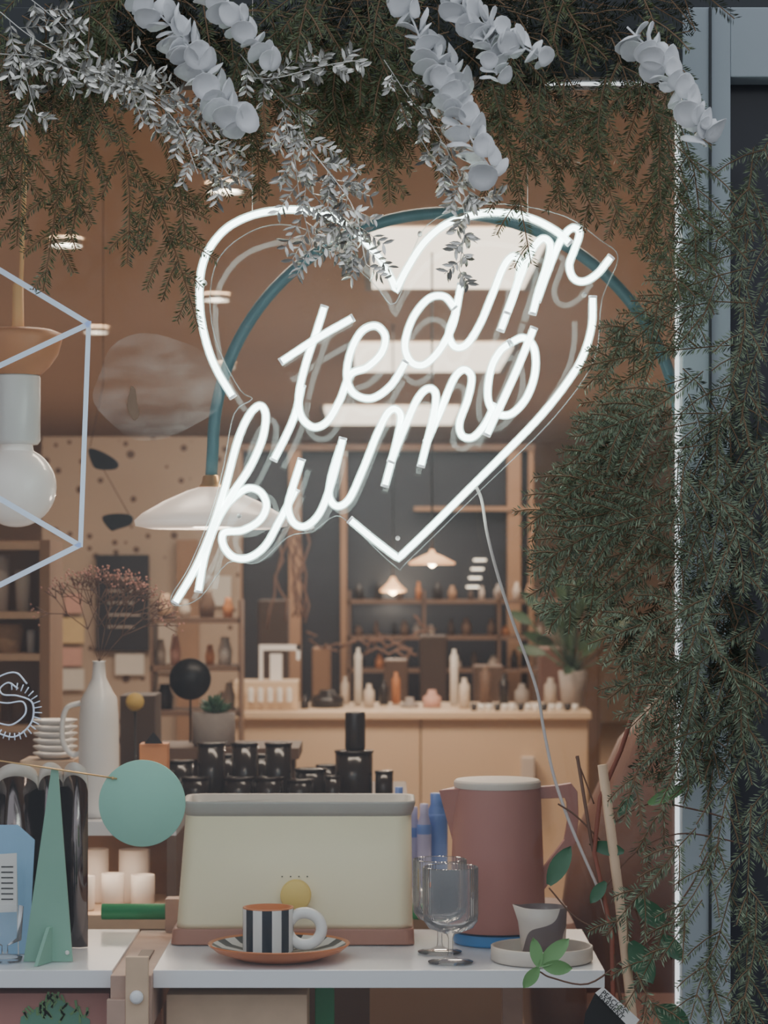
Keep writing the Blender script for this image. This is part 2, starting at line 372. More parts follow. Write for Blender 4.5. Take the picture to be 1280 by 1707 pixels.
# striped mug + saucer
def stripes(name,n,cx,ca,cb):
    m=mat(name,cb,.3); nt=m.node_tree; bs=nt.nodes['Principled BSDF']
    tc=[q for q in nt.nodes if q.type=='TEX_COORD'][0]
    sx=nt.nodes.new('ShaderNodeSeparateXYZ'); nt.links.new(tc.outputs['Object'],sx.inputs[0])
    at=nt.nodes.new('ShaderNodeMath'); at.operation='ARCTAN2'
    sub=nt.nodes.new('ShaderNodeMath'); sub.operation='SUBTRACT'; sub.inputs[1].default_value=cx
    nt.links.new(sx.outputs[0],sub.inputs[0]); nt.links.new(sx.outputs[1],at.inputs[0]); nt.links.new(sub.outputs[0],at.inputs[1])
    mu=nt.nodes.new('ShaderNodeMath'); mu.operation='MULTIPLY'; mu.inputs[1].default_value=n/(2*math.pi); nt.links.new(at.outputs[0],mu.inputs[0])
    ad=nt.nodes.new('ShaderNodeMath'); ad.operation='ADD'; ad.inputs[1].default_value=40.25; nt.links.new(mu.outputs[0],ad.inputs[0])
    fr=nt.nodes.new('ShaderNodeMath'); fr.operation='FRACT'; nt.links.new(ad.outputs[0],fr.inputs[0])
    gt=nt.nodes.new('ShaderNodeMath'); gt.operation='GREATER_THAN'; gt.inputs[1].default_value=.5; nt.links.new(fr.outputs[0],gt.inputs[0])
    mx=nt.nodes.new('ShaderNodeMix'); mx.data_type='RGBA'; mx.inputs[6].default_value=(*ca,1); mx.inputs[7].default_value=(*cb,1)
    nt.links.new(gt.outputs[0],mx.inputs[0]); nt.links.new(mx.outputs[2],bs.inputs['Base Color'])
sy=.40; scx=P(465,0,sy).x
stripes('saucer_stripe',14,0,(.02,.028,.04),(.75,.72,.68))
b=MB(); c=(scx,sy,TZ)
b.lathe([(.0001,.002),(.075,.002),(.08,.004),(.115,.016),(.128,.026),(.130,.029),(.127,.030)],c,'terra_saucer',n=64)
b.lathe([(.127,.030),(.122,.027)],c,'terra_saucer',n=64)
b.lathe([(.122,.027),(.105,.018),(.07,.012)],c,'saucer_stripe',n=64); b.lathe([(.07,.012),(.0001,.011)],c,'saucer_stripe',n=64)
b.build('striped_saucer')
mcx=P(447,0,sy).x
b=MB(); c=(mcx,sy,TZ+.013); h=.080; r=.0465
hp=[Vector((mcx+r+.020-.031*math.cos(t),sy-.0,TZ+.055+.029*math.sin(t))) for t in np.linspace(.3,2*math.pi-.3,26)]
b.tube(hp,.0105,'white_cer',n=14)
stripes('mug_stripe',8,0,(.02,.028,.04),(.80,.78,.74))
b.lathe([(.0001,0),(r-.003,0),(r,.004),(r,h)],c,'mug_stripe',n=80)
b.lathe([(r,h),(r,h+.002),(r-.004,h+.002),(r-.004,.006),(.0001,.006)],c,'terra_saucer',n=64)
ob=b.build('striped_mug')
for nd in M['mug_stripe'].node_tree.nodes:
    if nd.type=='MATH' and nd.operation=='SUBTRACT': nd.inputs[1].default_value=mcx-ob.location.x
# ---------------- goblets
def goblet(px,y,sc_=1):
    b=MB(); x=P(px,0,y).x; c=(x,y,TZ+.001); k=sc_
    b.lathe([(.0001,.001),(.040*k,.001),(.041*k,.003),(.02*k,.006),(.006,.012),(.0045,.02),(.0045,.045),(.008,.052),(.02,.056),(.040,.064),(.048,.075)],c,'goblet',n=48)
    b.lathe([(.048,.075),(.0495,.09),(.0495,.172),(.0485,.174),(.0475,.172)],c,'goblet',n=192,ribs=48,ribamp=.012)
    b.lathe([(.0475,.172),(.0475,.09),(.045,.078),(.03,.066),(.0001,.062)],c,'goblet',n=48)
    b.build('ribbed_goblet')
goblet(751,.345); goblet(733,.465)
# ---------------- jug
y=.60; b=MB()
cx=P(829,0,y).x; zt=P(0,1312,y).z; z0=TZ+.026
b.lathe([(.0001,TZ+.001),(.082,TZ+.001),(.084,TZ+.004),(.084,TZ+.022),(.0001,TZ+.024)],(cx,y,0),'blue',n=64)
b.lathe([(.0001,z0),(.089,z0),(.0915,z0+.006),(.0915,z0+.02),(.083,zt-.02),(.081,zt)],(cx,y,0),'jugpink',n=64)
b.lathe([(.082,zt),(.083,zt+.004),(.083,zt+.011),(.079,zt+.015),(.0001,zt+.016)],(cx,y,0),'lid',n=64)
b.add([(cx-.074,y-.035,zt),(cx-.112,y-.002,zt-.006),(cx-.074,y+.035,zt),(cx-.084,y,zt-.11)],[(0,1,3),(1,2,3),(0,2,1)],'jugpink')
hw=[[(cx+.07,zt),(cx+.07,zt-.022)],[(cx+.115,zt+.004),(cx+.115,zt-.020)],[(cx+.140,zt+.008),(cx+.128,zt-.020)],[(cx+.152,zt-.008),(cx+.132,zt-.030)],[(cx+.154,zt-.06),(cx+.133,zt-.065)],[(cx+.148,zt-.105),(cx+.127,zt-.100)],[(cx+.125,zt-.145),(cx+.104,zt-.130)],[(cx+.088,zt-.195),(cx+.082,zt-.160)]]
vs=[]
for (o,i_) in hw: vs+=[(o[0],y-.012,o[1]),(i_[0],y-.012,i_[1]),(i_[0],y+.012,i_[1]),(o[0],y+.012,o[1])]
fs=[(k*4+j,k*4+(j+1)%4,(k+1)*4+(j+1)%4,(k+1)*4+j) for k in range(len(hw)-1) for j in range(4)]; b.add(vs,fs,'jugpink')
b.build('electric_kettle',bevel=.001)
# ---------------- creamer + tray
y=.375; b=MB(); x=P(903,0,y).x; c=(x,y,TZ)
b.lathe([(.0001,.001),(.088,.001),(.0925,.004),(.0925,.028),(.0895,.029),(.0875,.027),(.087,.010),(.0001,.009)],c,'beige',n=64)
b.build('round_tray')
m=mat('creamer_mat',(.66,.57,.50),.45); nt=m.node_tree; bs=nt.nodes['Principled BSDF']
nz=[q for q in nt.nodes if q.type=='TEX_NOISE'][0]; nz.inputs['Scale'].default_value=9; nz.inputs['Detail'].default_value=0
rp=nt.nodes.new('ShaderNodeValToRGB'); rp.color_ramp.interpolation='CONSTANT'; rp.color_ramp.elements[0].color=(.64,.56,.50,1); rp.color_ramp.elements[1].color=(.16,.12,.12,1); rp.color_ramp.elements[1].position=.5
nt.links.new(nz.outputs['Fac'],rp.inputs[0]); nt.links.new(rp.outputs[0],bs.inputs['Base Color'])
b=MB(); x=P(905,0,y).x; c=Vector((x,y,TZ+.011))
prof=[(.0001,0),(.036,0),(.039,.004),(.0415,.03),(.0425,.06),(.044,.088),(.042,.088),(.040,.06),(.036,.01),(.0001,.008)]
n=48; vs=[]
for r_,z_ in prof:
    for j in range(n):
        a=2*math.pi*j/n; bl=max(0,math.cos(a-math.pi))**14*max(0,(z_-.05)/.04); vs.append((c.x+(r_+.012*bl)*math.cos(a),c.y+r_*math.sin(a),c.z+z_+.004*bl))
fs=[(i*n+j,i*n+(j+1)%n,(i+1)*n+(j+1)%n,(i+1)*n+j) for i in range(len(prof)-1) for j in range(n)]
b.add(vs,fs,'creamer_mat',True); b.build('creamer_jug')
# ---------------- left table items
b=MB(); y=.36
ap=P(91,1282,y); zb=TZ+.001; bl=P(39,0,y).x; br=P(121,0,y).x
b.prism([(bl,y,zb),(br,y,zb),(ap.x+.006,y,ap.z),(ap.x-.006,y,ap.z)],(0,.006,0),'mintdark')
zc=P(0,1545,y).z; xm=P(82,0,y).x
b.prism([(xm-.02,y-.055,zb),(xm+.02,y+.055,zb),(xm+.004,y+.01,zc),(xm-.004,y-.01,zc)],(.006,0,0),'mintdark')
b.tube([P(-60,1259,y-.004),P(195,1298,y-.004)],.0016,'gold',n=6)
dc=P(237,1339,y); b.lathe([(.0001,-.003),(.0775,-.003),(.0785,-.002),(.0785,.002),(.0775,.003),(.0001,.003)],(dc.x,y,dc.z),'mint',R=R,n=72)
b.sphere(P(188,1297,y-.006),.003,'gold',n=8)
b.sphere(P(112,1588,y-.003),.004,'paper',n=8)
b.build('wooden_tree_mobile')
b=MB(); y=.52
for x0,x1,dy0,dy1 in ((-80,-8,.03,0),(-8,62,0,0.02),(62,100,.02,.05),(100,144,.05,.02)):
    a0=(x0-640)*S(y); a1=(x1-640)*S(y); zt=ZC+(HZ-1300)*S(y); n=16; bot=[];top=[];lo=[]
    for i in range(n+1):
        u=i/n; yy=y+dy0+(dy1-dy0)*u-.022*math.sin(math.pi*u); xx=a0+(a1-a0)*u; zz=zt+.032*math.sqrt(max(0,1-(2*u-1)**2))
        bot.append((xx,yy,TZ+.001)); top.append((xx,yy,zz)); lo.append((xx,yy-.0005,zz-.024))
    f=[(i,i+1,n+2+i,n+1+i) for i in range(n)]
    b.add(bot+lo,f,'mirror',True); b.add(lo+top,f,'beige',True)
b.build('scalloped_mirror_screen',solid=.003)
b=MB(); y=.40
b.add([P(-20,1425,y),P(28,1422,y),P(28,1520,y),P(-20,1522,y)],[(0,1,2,3)],'paper')
for i in range(7): seg(b,(2,1445+i*9),(22,1445+i*9),2,'ink',y-.001)
q1=P(26,1424,y); b.add([q1,q1+Vector((.002,0,0)),Vector((q1.x+.002,y+.03,TZ+.001)),Vector((q1.x,y+.03,TZ+.001))],[(0,1,2,3)],'paper')
b.build('price_card',solid=.0005)
b=MB(); q=[P(-40,1375,.47),P(30,1375,.47),P(58,1400,.47)]; b.add(q+[Vector((q[2].x-.008,.45,TZ+.001)),Vector((q[0].x,.45,TZ+.001))],[(0,1,2,3,4)],'bluecard'); b.build('blue_paper_bag',solid=.001)
b=MB(); x=P(8,0,.36).x; b.lathe([(.0001,.002),(.03,.002),(.032,.01),(.006,.015),(.006,.03),(.03,.04),(.034,.10)],(x,.36,TZ),'goblet'); b.build('wine_glass')
# below table
b=MB(); b.wbox(P(277,0,.34).x,P(512,0,.34).x,.34,.49,0,P(0,1658,.34).z,'woodlight'); b.build('plywood_crate',bevel=.002)
b=MB(); b.wbox(P(-80,0,.33).x,P(182,0,.33).x,.33,.5,0,P(0,1656,.33).z,'pinkprint')
for i in range(60):
    px=random.uniform(40,150); py=random.uniform(1665,1706)
    if abs(px-95)>(py-1655)*1.4: continue
    a=random.uniform(-2.4,-.7); seg(b,(px,py),(px+14*math.cos(a),py+14*math.sin(a)),4,'leafbright',.328)
b.add([P(95,1662,.329),P(150,1700,.329),P(150,1730,.329),P(30,1730,.329),P(35,1695,.329)],[(0,1,2,3,4)],'green'); b.build('printed_box')
# ---------------- shelf behind (left)
b=MB(); y=1.3; z1=P(0,1362,y).z; z2=P(0,1515,y).z; xl=-.95; xrr=P(300,0,y).x
b.wbox(xl,xrr,y-.1,y+.25,z1-.03,z1,'white_lac'); b.wbox(xl,xrr,y-.1,y+.25,z2-.03,z2,'woodlight'); b.wbox(xl,xrr,y+.25,y+.27,0,z1,'post')
for x in (xl,xrr-.02): b.wbox(x,x+.02,y-.1,y+.25,0,z1-.03,'wooddark')
b.build('shelf_unit')
def cup(px,w,py0,zb,y,m='white_cer'):
    b=MB(); r=w/2*S(y); zt=P(0,py0,y).z; x=P(px,0,y).x
    b.lathe([(.0001,zb+.001),(r*.9,zb+.001),(r,zb+.006),(r,zt),(r*.92,zt),(r*.9,zb+.01),(.0001,zb+.01)],(x,y,0),m,n=28); return b
cup(160,42,1415,z2,y+.1,'lid').build('cream_cup'); cup(224,52,1416,z2,y+.1,'lid').build('cream_cup'); cup(188,38,1456,z2,y,'lid').build('cream_cup'); cup(238,40,1458,z2,y,'lid').build('cream_cup'); cup(146,24,1460,z2,y-.03,'lid').build('cream_cup')
b=MB(); b.plathe(165,[(.1,1361),(31,1361),(33,1350),(34,1300),(33,1200),(30,1165),(22,1150),(12,1130),(10,1104),(12,1102),(8,1103),(8,1130)],y,'white_cer')
b.tube(pp([(134,1172),(112,1180),(104,1205),(106,1240),(120,1258),(133,1256)],y),.006,'white_cer'); b.build('ceramic_bottle_vase')
b=MB()
def dry(p,ang,L,dep):
    q=(p[0]+L*math.cos(ang),p[1]+L*math.sin(ang)); yy=y+random.uniform(-.05,.05)
    b.tube([P(*p,y),P(*q,y)],.0012 if dep<3 else .0008,'twig',n=3)
    if dep==0:
        for _ in range(2): b.sphere(P(q[0]+random.uniform(-9,9),q[1]+random.uniform(-9,9),yy),.0024,'redbits',n=3)
        return
    for da in (-.5,.1,.55): dry(q,ang+da+random.uniform(-.2,.2),L*.74,dep-1)
for a in (-1.9,-1.6,-1.2,-.85,-1.4): dry((165,1104),a,58,3)
b.build('dried_flower_stems')
b=MB(); yy=1.42
for i in range(6): b.plathe(92,[(.1,1264-i*11),(24,1264-i*11),(37,1256-i*11),(37,1254-i*11),(22,1262-i*11),(.1,1262-i*11)],yy,'white_cer')
b.build('plate_stack')
b=MB(); b.wbox(P(40,0,yy).x,P(128,0,yy).x,yy-.06,yy+.08,z1,P(0,1265,yy).z,'woodlight'); b.build('wooden_riser')
b=MB(); b.pbox(232,1240,279,1361,1.4,.06,'woodterra'); b.add([P(240,1240,1.39),P(272,1240,1.39),P(256,1220,1.39)],[(0,1,2)],'black'); b.build('wooden_block',bevel=.002)
# black jars
y=2.0; b=MB(); zj=P(0,1337,y).z; b.wbox(P(262,0,y).x,P(680,0,y).x,y-.15,y+.6,zj-.04,zj,'wooddark'); b.wbox(P(270,0,y).x,P(672,0,y).x,y-.1,y+.55,0,zj-.04,'brownbase'); b.build('display_plinth')
for px,w,t,bot in ((300,44,1272,0),(352,46,1243,0),(408,44,1243,0),(464,44,1243,0),(518,52,1286,0),(590,62,1256,0),(398,48,1300,-.11),(448,48,1300,-.11),(325,46,1300,-.11),(500,44,1304,-.11),(272,36,1290,-.11),(640,30,1290,.0),(555,26,1298,-.11),(380,40,1262,.14),(436,40,1262,.14),(545,36,1280,.14)):
    yy=y+.1+bot; bb=cup(px,w,t,zj,yy,'smoke'); 
    r=w/2*S(yy)*1.06; bb.lathe([(r*.95,P(0,t,yy).z),(r,P(0,t-3,yy).z),(r,P(0,t-5,yy).z),(.001,P(0,t-5,yy).z)],(P(px,0,yy).x,yy,0),'smoke')
    bb.build('smoked_glass_jar')
b=MB(); yy=y+.1
b.plathe(592,[(.1,1250.5),(16,1250),(17,1245),(17,1190),(16,1187),(.1,1187)],yy,'smoke'); b.build('black_carafe')
y=2.7; b=MB(); zs=P(0,1243,y).z; b.wbox(P(262,0,y).x,P(500,0,y).x,y-.1,y+.2,zs-.03,zs,'wooddark'); b.wbox(P(270,0,y).x,P(490,0,y).x,y+.0,y+.18,0,zs-.03,'brownbase'); b.build('side_shelf')
b=MB(); b.plathe(356,[(.1,1242.5),(33,1242.5),(36,1238),(36,1188),(33,1188),(32,1196),(.1,1196)],y,'concrete'); 
cp=P(358,1188,y)
for i in range(46):
    a=random.uniform(0,6.3); e=random.uniform(.25,1.4); L=random.uniform(.03,.06); d=Vector((math.cos(a)*math.cos(e),math.sin(a)*math.cos(e),math.sin(e)))
    b.tube([cp,cp+d*L*.6,cp+d*L],[.003,.008,.001],'leafmid',n=5)
b.build('potted_succulent')
b=MB(); c=P(317,1132,y+.12); b.lathe([(.0001,-.005),(.058,-.005),(.058,.005),(.0001,.005)],c,'black',R=R,n=48); b.tube([c+Vector((0,.006,0)),Vector((c.x,c.y+.006,zs))],.003,'black'); b.build('round_black_sign')
b=MB(); c=P(225,1170,y-.16); b.lathe([(.0001,-.005),(.024,-.005),(.024,.005),(.0001,.005)],c,'yellow',R=R,n=36); b.tube([c+Vector((0,.006,0)),Vector((c.x,c.y+.006,0))],.003,'black'); b.build('round_yellow_sign')
b=MB(); b.pbox(200,1160,258,1300,2.65,.2,'brownbase'); b.wbox(P(200,0,2.65).x,P(258,0,2.65).x,2.65,2.85,0,P(0,1300,2.65).z,'wooddark'); b.build('dark_cabinet')
# bottles table
zz=P(0,1480,1.2).z
for px,w,t,m in ((665,22,1312,'bluelid'),(690,20,1345,'lilac'),(728,36,1322,'bluelid'),(707,24,1340,'lilac')):
    b=MB(); yy=1.2+(.04 if px in(690,728) else 0); b.plathe(px,[(.1,1479),(w/2,1479),(w/2,t+45),(w/2,t+40),(w*.42,t+30),(w*.3,t+18),(w*.3,t),(.1,t)],yy,m); b.plathe(px,[(w*.5,t+50),(w*.52,t+36),(w*.46,t+34)],yy,'bluelid'); b.build('water_bottle')
b=MB(); b.wbox(-.05,.30,1.08,1.36,zz-.03,zz-.004,'white_lac'); b.wbox(-.03,.28,1.1,1.34,0,zz-.03,'post'); b.build('side_table')
# counter
y=5.8; b=MB(); zt=P(0,1186,y).z
b.wbox(P(388,0,y).x,P(702,0,y).x-.004,y,y+.7,0,zt-.03,'counter'); b.wbox(P(702,0,y).x,P(980,0,y).x,y,y+.7,0,zt-.03,'counter'); b.wbox(P(380,0,y).x,P(985,0,y).x,y-.03,y+.72,zt-.03,zt,'counter')
b.wbox(P(868,0,y).x,P(890,0,y).x,y-.06,y,.55,.72,'lid')
b.build('shop_counter',bevel=.004)
yy=y+.3; zt2=zt
def up(b,x0,x1,t,m,y_=yy,d=.1): b.wbox(P(x0,0,y_).x,P(x1,0,y_).x,y_,y_+d,zt2+.001,P(0,t,y_).z,m)
b=MB(); up(b,388,496,1136,'counter',y+.1,.25)
for i in range(6): b.plathe(402+i*16,[(5,1170),(5,1150),(2,1146)],y+.08,'white_cer',n=10)
b.build('counter_display_box',bevel=.004)
b=MB(); 
for x0,x1,y0,y1 in((432,438,1075,1136),(438,500,1075,1084),(494,500,1075,1100),(450,470,1090,1136)): b.pbox(x0,y0,x1,y1,y+.2,.05,'white_lac')
b.build('cash_register_screen')
for px,w,t,m,nm,oy in ((597,13,1080,'white_cer','white_candle',.15),(757,14,1082,'white_cer','white_candle',.15),(615,18,1140,'beige','soap_dispenser',0),(545,56,1150,'smoke','dark_bowl',0),(720,30,1150,'paperpink','pink_box',0),(774,18,1130,'beige','cream_bottle',-.1),(508,14,1158,'smoke','small_jar',-.1),(683,30,1162,'concrete','stone_pot',0),(640,16,1135,'smoke','dark_bottle',.2),(660,14,1120,'woodterra','amber_bottle',.25),(575,14,1128,'beige','cream_bottle',.25),(810,22,1110,'wooddark','dark_bottle',.25),(840,16,1125,'smoke','dark_bottle',.25),(870,24,1140,'concrete','stone_pot',.2),(945,18,1120,'smoke','dark_bottle',.25),(918,22,1130,'lid','cream_bottle',.25)):
    b=MB(); y_=yy+oy; b.lathe([(.0001,zt+.001),(w/2*S(y_),zt+.001),(w/2*S(y_),P(0,t+12,y_).z),(w*.25*S(y_),P(0,t+7,y_).z),(w*.22*S(y_),P(0,t,y_).z),(.0001,P(0,t,y_).z)],(P(px,0,y_).x,y_,0),m,n=20)
    b.build(nm)
b=MB()
for i in range(14): b.plathe(790+i*13,[(.1,1185.5),(5,1185.5),(6,1173),(5.5,1173)],y+.05,'white_cer' if i%3 else 'smoke',n=12)
b.build('tumbler_row')
# pendants back
for px,t,w,yy in ((720,922,39,5.4),(655,968,22,8.5)):
    b=MB(); b.plathe(px,[(3,t-6),(6,t),(w*.5,t+6),(w,t+16),(w*.95,t+19),(w*.45,t+12),(3,t+6)],yy,'warmglow'); b.plathe(px,[(.1,t+12),(5,t+14),(6,t+20),(.1,t+24)],yy,'bulbglow',n=14)
    x=P(px,0,yy).x; b.tube([Vector((x,yy,P(0,t-5,yy).z)),Vector((x,yy,ZT))],.004,'black'); b.build('dome_pendant_lamp')
# speckled partition + things
y=6.8; b=MB(); b.wbox(P(70,0,y).x,P(398,0,y).x,y,y+.1,0,P(0,728,y).z,'speckle'); b.wbox(P(296,0,y).x,P(332,0,y).x,y-.05,y,0,P(0,900,y).z,'post'); b.build('wall_partition')
b=MB(); b.pbox(160,925,248,1085,y-.04,.03,'darkglass'); 
for i in range(5): seg(b,(180,965+i*20),(235-random.random()*15,965+i*20),2.5,'lid',y-.045)
b.build('menu_chalkboard')
b=MB()
for x0,y0,x1,y1,mm in((100,1030,140,1072,'paperyellow'),(96,1080,136,1110,'paperpink'),(104,1115,140,1150,'paper'),(108,990,136,1022,'paperpink'),(192,1090,240,1125,'paper'),(255,1040,295,1120,'beige'),(345,960,385,1010,'paper')): b.pbox(x0,y0,x1,y1,y-.03,.01,mm)
b.build('wall_postcards')
b=MB(); y=5.2
for py in (1030,1110,1185): b.wbox(P(250,0,y).x,P(400,0,y).x,y,y+.25,P(0,py,y).z-.02,P(0,py,y).z,'wooddark')
for px in (250,397): b.wbox(P(px,0,y).x,P(px+4,0,y).x,y,y+.25,0,P(0,1000,y).z,'wooddark')
for px,w,t,bb,m_ in ((275,26,990,1029,'woodlight'),(308,20,1000,1029,'beige'),(345,28,985,1029,'wooddark'),(380,18,996,1029,'woodterra'),(268,18,1066,1109,'beige'),(292,18,1060,1109,'paperpink'),(375,24,1062,1109,'white_cer'),(350,16,1075,1109,'woodterra'),(275,30,1140,1184,'smoke'),(382,20,1138,1184,'beige')):
    b.plathe(px,[(.1,bb),(w*.42,bb),(w*.5,(bb+t)/2),(w*.3,t+6),(w*.3,t),(.1,t)],y+.1,m_,n=16)
b.build('goods_shelf')
b=MB()
for cx,cy,pts in ((172,768,[(-24,-20),(0,-14),(24,2),(20,14),(-10,14),(-20,2)]),(196,868,[(-26,-6),(0,-12),(24,-8),(22,6),(0,14),(-12,16)])):
    poly=[P(cx+a,cy+c_,3.4) for a,c_ in pts]; b.prism([p for p in [Vector(q) for q in cr(poly,4,True)]],(0,.01,0),'black')
b.tube([P(150,745,3.41),P(160,700,3.41),P(172,640,3.41),Vector((P(172,0,3.41).x,3.41,ZT))],.0015,'twig',n=4); b.tube([P(160,760,3.41),P(215,858,3.41)],.0015,'twig',n=4)
b.build('hanging_mobile')
# left shelf
y=3.2; b=MB()
for py in (905,1020,1090,1210): b.wbox(P(-160,0,y).x,P(66,0,y).x,y,y+.3,P(0,py,y).z-.02,P(0,py,y).z,'woodlight')
b.wbox(P(66,0,y).x,P(66,0,y).x+.03,y,y+.3,0,P(0,900,y).z,'post'); b.wbox(P(-160,0,y).x,P(66,0,y).x,y+.3,y+.32,0,P(0,900,y).z,'wall_paint')
for x0,x1,t,bb,mm in((-30,18,925,1019,'lid'),(24,52,950,1019,'beige'),(-20,40,1040,1089,'basket'),(44,60,1050,1089,'paper'),(-40,5,1120,1209,'basket'),(14,52,1140,1209,'wooddark')): 
    b.plathe((x0+x1)/2,[(.1,bb),((x1-x0)/2*.8,bb),((x1-x0)/2,t+10),((x1-x0)/2*.9,t),(.1,t)],y+.12,mm,n=20)
b.build('stocked_shelving')
# back glazed wall
y=9.8; b=MB(); z1_=P(0,742,y).z
b.wbox(P(398,0,y).x,P(880,0,y).x,y,y+.05,0,z1_,'darkglass')
for px,w in((398,6),(482,20),(568,10),(845,22),(880,8)): b.wbox(P(px,0,y).x,P(px+w,0,y).x,y-.06,y,0,z1_,'post')
b.wbox(P(690,0,y).x,P(900,0,y).x,y-.08,y,P(0,852,y).z,P(0,845,y).z,'post'); b.wbox(P(398,0,y).x,P(890,0,y).x,y-.07,y,P(0,752,y).z,z1_,'wooddark')
b.build('window_3')
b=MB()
for i in range(4): b.pbox(790-i*4,932+i*15,810-i*4,935+i*15,9.5,.04,'panel_light')  # glowing bars added to imitate light reflections, no fixtures here
b.build('reflection_bars')
b=MB()
for k in range(16):
    x=random.uniform(470,520) if k<8 else random.uniform(500,680); y0=880 if k<8 else random.uniform(1060,1090)
    pts=[(x,y0)]
    for i in range(6): pts.append((pts[-1][0]+random.uniform(-14,14)*(1 if k<8 else 2.2),pts[-1][1]+(random.uniform(18,34) if k<8 else random.uniform(-14,14))))
    b.tube([P(*p,6.0) for p in pts],.006,'twig',n=4)
b.build('hanging_dry_branches')
b=MB()
for x0,x1,t,bb,m_ in ((430,480,1000,1180,'brownbase'),(520,550,1080,1180,'post'),(640,680,1100,1170,'wooddark'),(700,745,1060,1170,'brownbase'),(790,840,1110,1172,'wooddark'),(960,1000,1040,1180,'wooddark'),(900,940,1080,1180,'leather')):
    b.wbox(P(x0,0,7.5).x,P(x1,0,7.5).x,7.5,7.7,0,P(0,t,7.5).z,m_)
b.build('storage_cabinets',bevel=.01)
b=MB(); y=9.2
for py in (1000,1060,1115): b.wbox(P(580,0,y).x,P(950,0,y).x,y,y+.3,P(0,py,y).z-.02,P(0,py,y).z,'wooddark')
for px in (580,705,830,946): b.wbox(P(px,0,y).x,P(px+4,0,y).x,y,y+.3,0,P(0,985,y).z,'wooddark')
for py in (1000,1060,1115):
    x=590
    while x<940:
        w=random.uniform(8,18); hh=random.uniform(14,32); b.plathe(x+w/2,[(.1,py-.5),(w*.45,py-.5),(w*.48,py-hh*.6),(w*.25,py-hh*.8),(w*.22,py-hh),(.1,py-hh)],y+.1,random.choice(['lid','woodterra','smoke','concrete','smoke','wooddark','brownbase','post']),n=10); x+=w+random.uniform(4,26)
b.build('bottle_rack')
def leaf(b,p,d,up_,L,w,m,curl=.25,n=7):
    d=Vector(d).normalized(); s=d.cross(Vector(up_)).normalized(); nn=s.cross(d); vs=[]
    for i in range(n+1):
        t=i/n; ww=w*math.sin(math.pi*min(1,t*.92+.06))**.8*(1 if t<1 else 0); c=Vector(p)+d*L*t+nn*(-curl*L*t*t)
        vs+= [c-s*ww/2+nn*w*.12,c,c+s*ww/2+nn*w*.12]
    fs=[]
    for i in range(n): fs+= [(i*3,i*3+1,i*3+4,i*3+3),(i*3+1,i*3+2,i*3+5,i*3+4)]
    b.add(vs,fs,m,True)
b=MB(); base=P(975,1110,6.1)
pz=zt+.001
b.lathe([(.0001,pz),(.045,pz),(.06,base.z-.02),(.0001,base.z-.02)],(P(955,0,6.1).x,6.1,0),'concrete'); base.x=P(955,0,6.1).x
for i in range(34):
    a=random.uniform(0,6.3); e=random.uniform(.3,1.5); d=Vector((math.cos(a)*math.cos(e)*.9,math.sin(a)*math.cos(e),math.sin(e))); q=base+Vector((0,0,-.03))+d*random.uniform(.08,.34)
    b.tube([base+Vector((0,0,-.03)),q],.004,'leafg',n=4); leaf(b,q,d+Vector((0,0,-.3)),(0,-1,.3),.13,.045,'leafg')
b.build('potted_plant')
# armchair (leather)
b=MB(); oy=.15
b.loft([(.12,.66,1.45+oy,.62,.6,.08),(.42,.66,1.45+oy,.66,.62,.08),(.46,.66,1.45+oy,.62,.58,.08)],'leather')
b.loft([(.40,.68,1.68+oy,.58,.16,.06),(.8,.72,1.72+oy,.54,.16,.06),(1.05,.78,1.76+oy,.42,.14,.05),(1.2,.82,1.78+oy,.22,.10,.04)],'leather')
b.loft([(.40,.39,1.42+oy,.12,.5,.05),(.62,.38,1.42+oy,.13,.52,.05),(.68,.38,1.42+oy,.08,.46,.04)],'leather'); b.loft([(.40,.95,1.42+oy,.12,.5,.05),(.62,.96,1.42+oy,.13,.52,.05),(.68,.96,1.42+oy,.08,.46,.04)],'leather')
for x in(.42,.90):
    for y_ in(1.35,1.85): b.tube([(x,y_,0),(x,y_,.13)],.018,'wooddark')
b.build('leather_armchair')
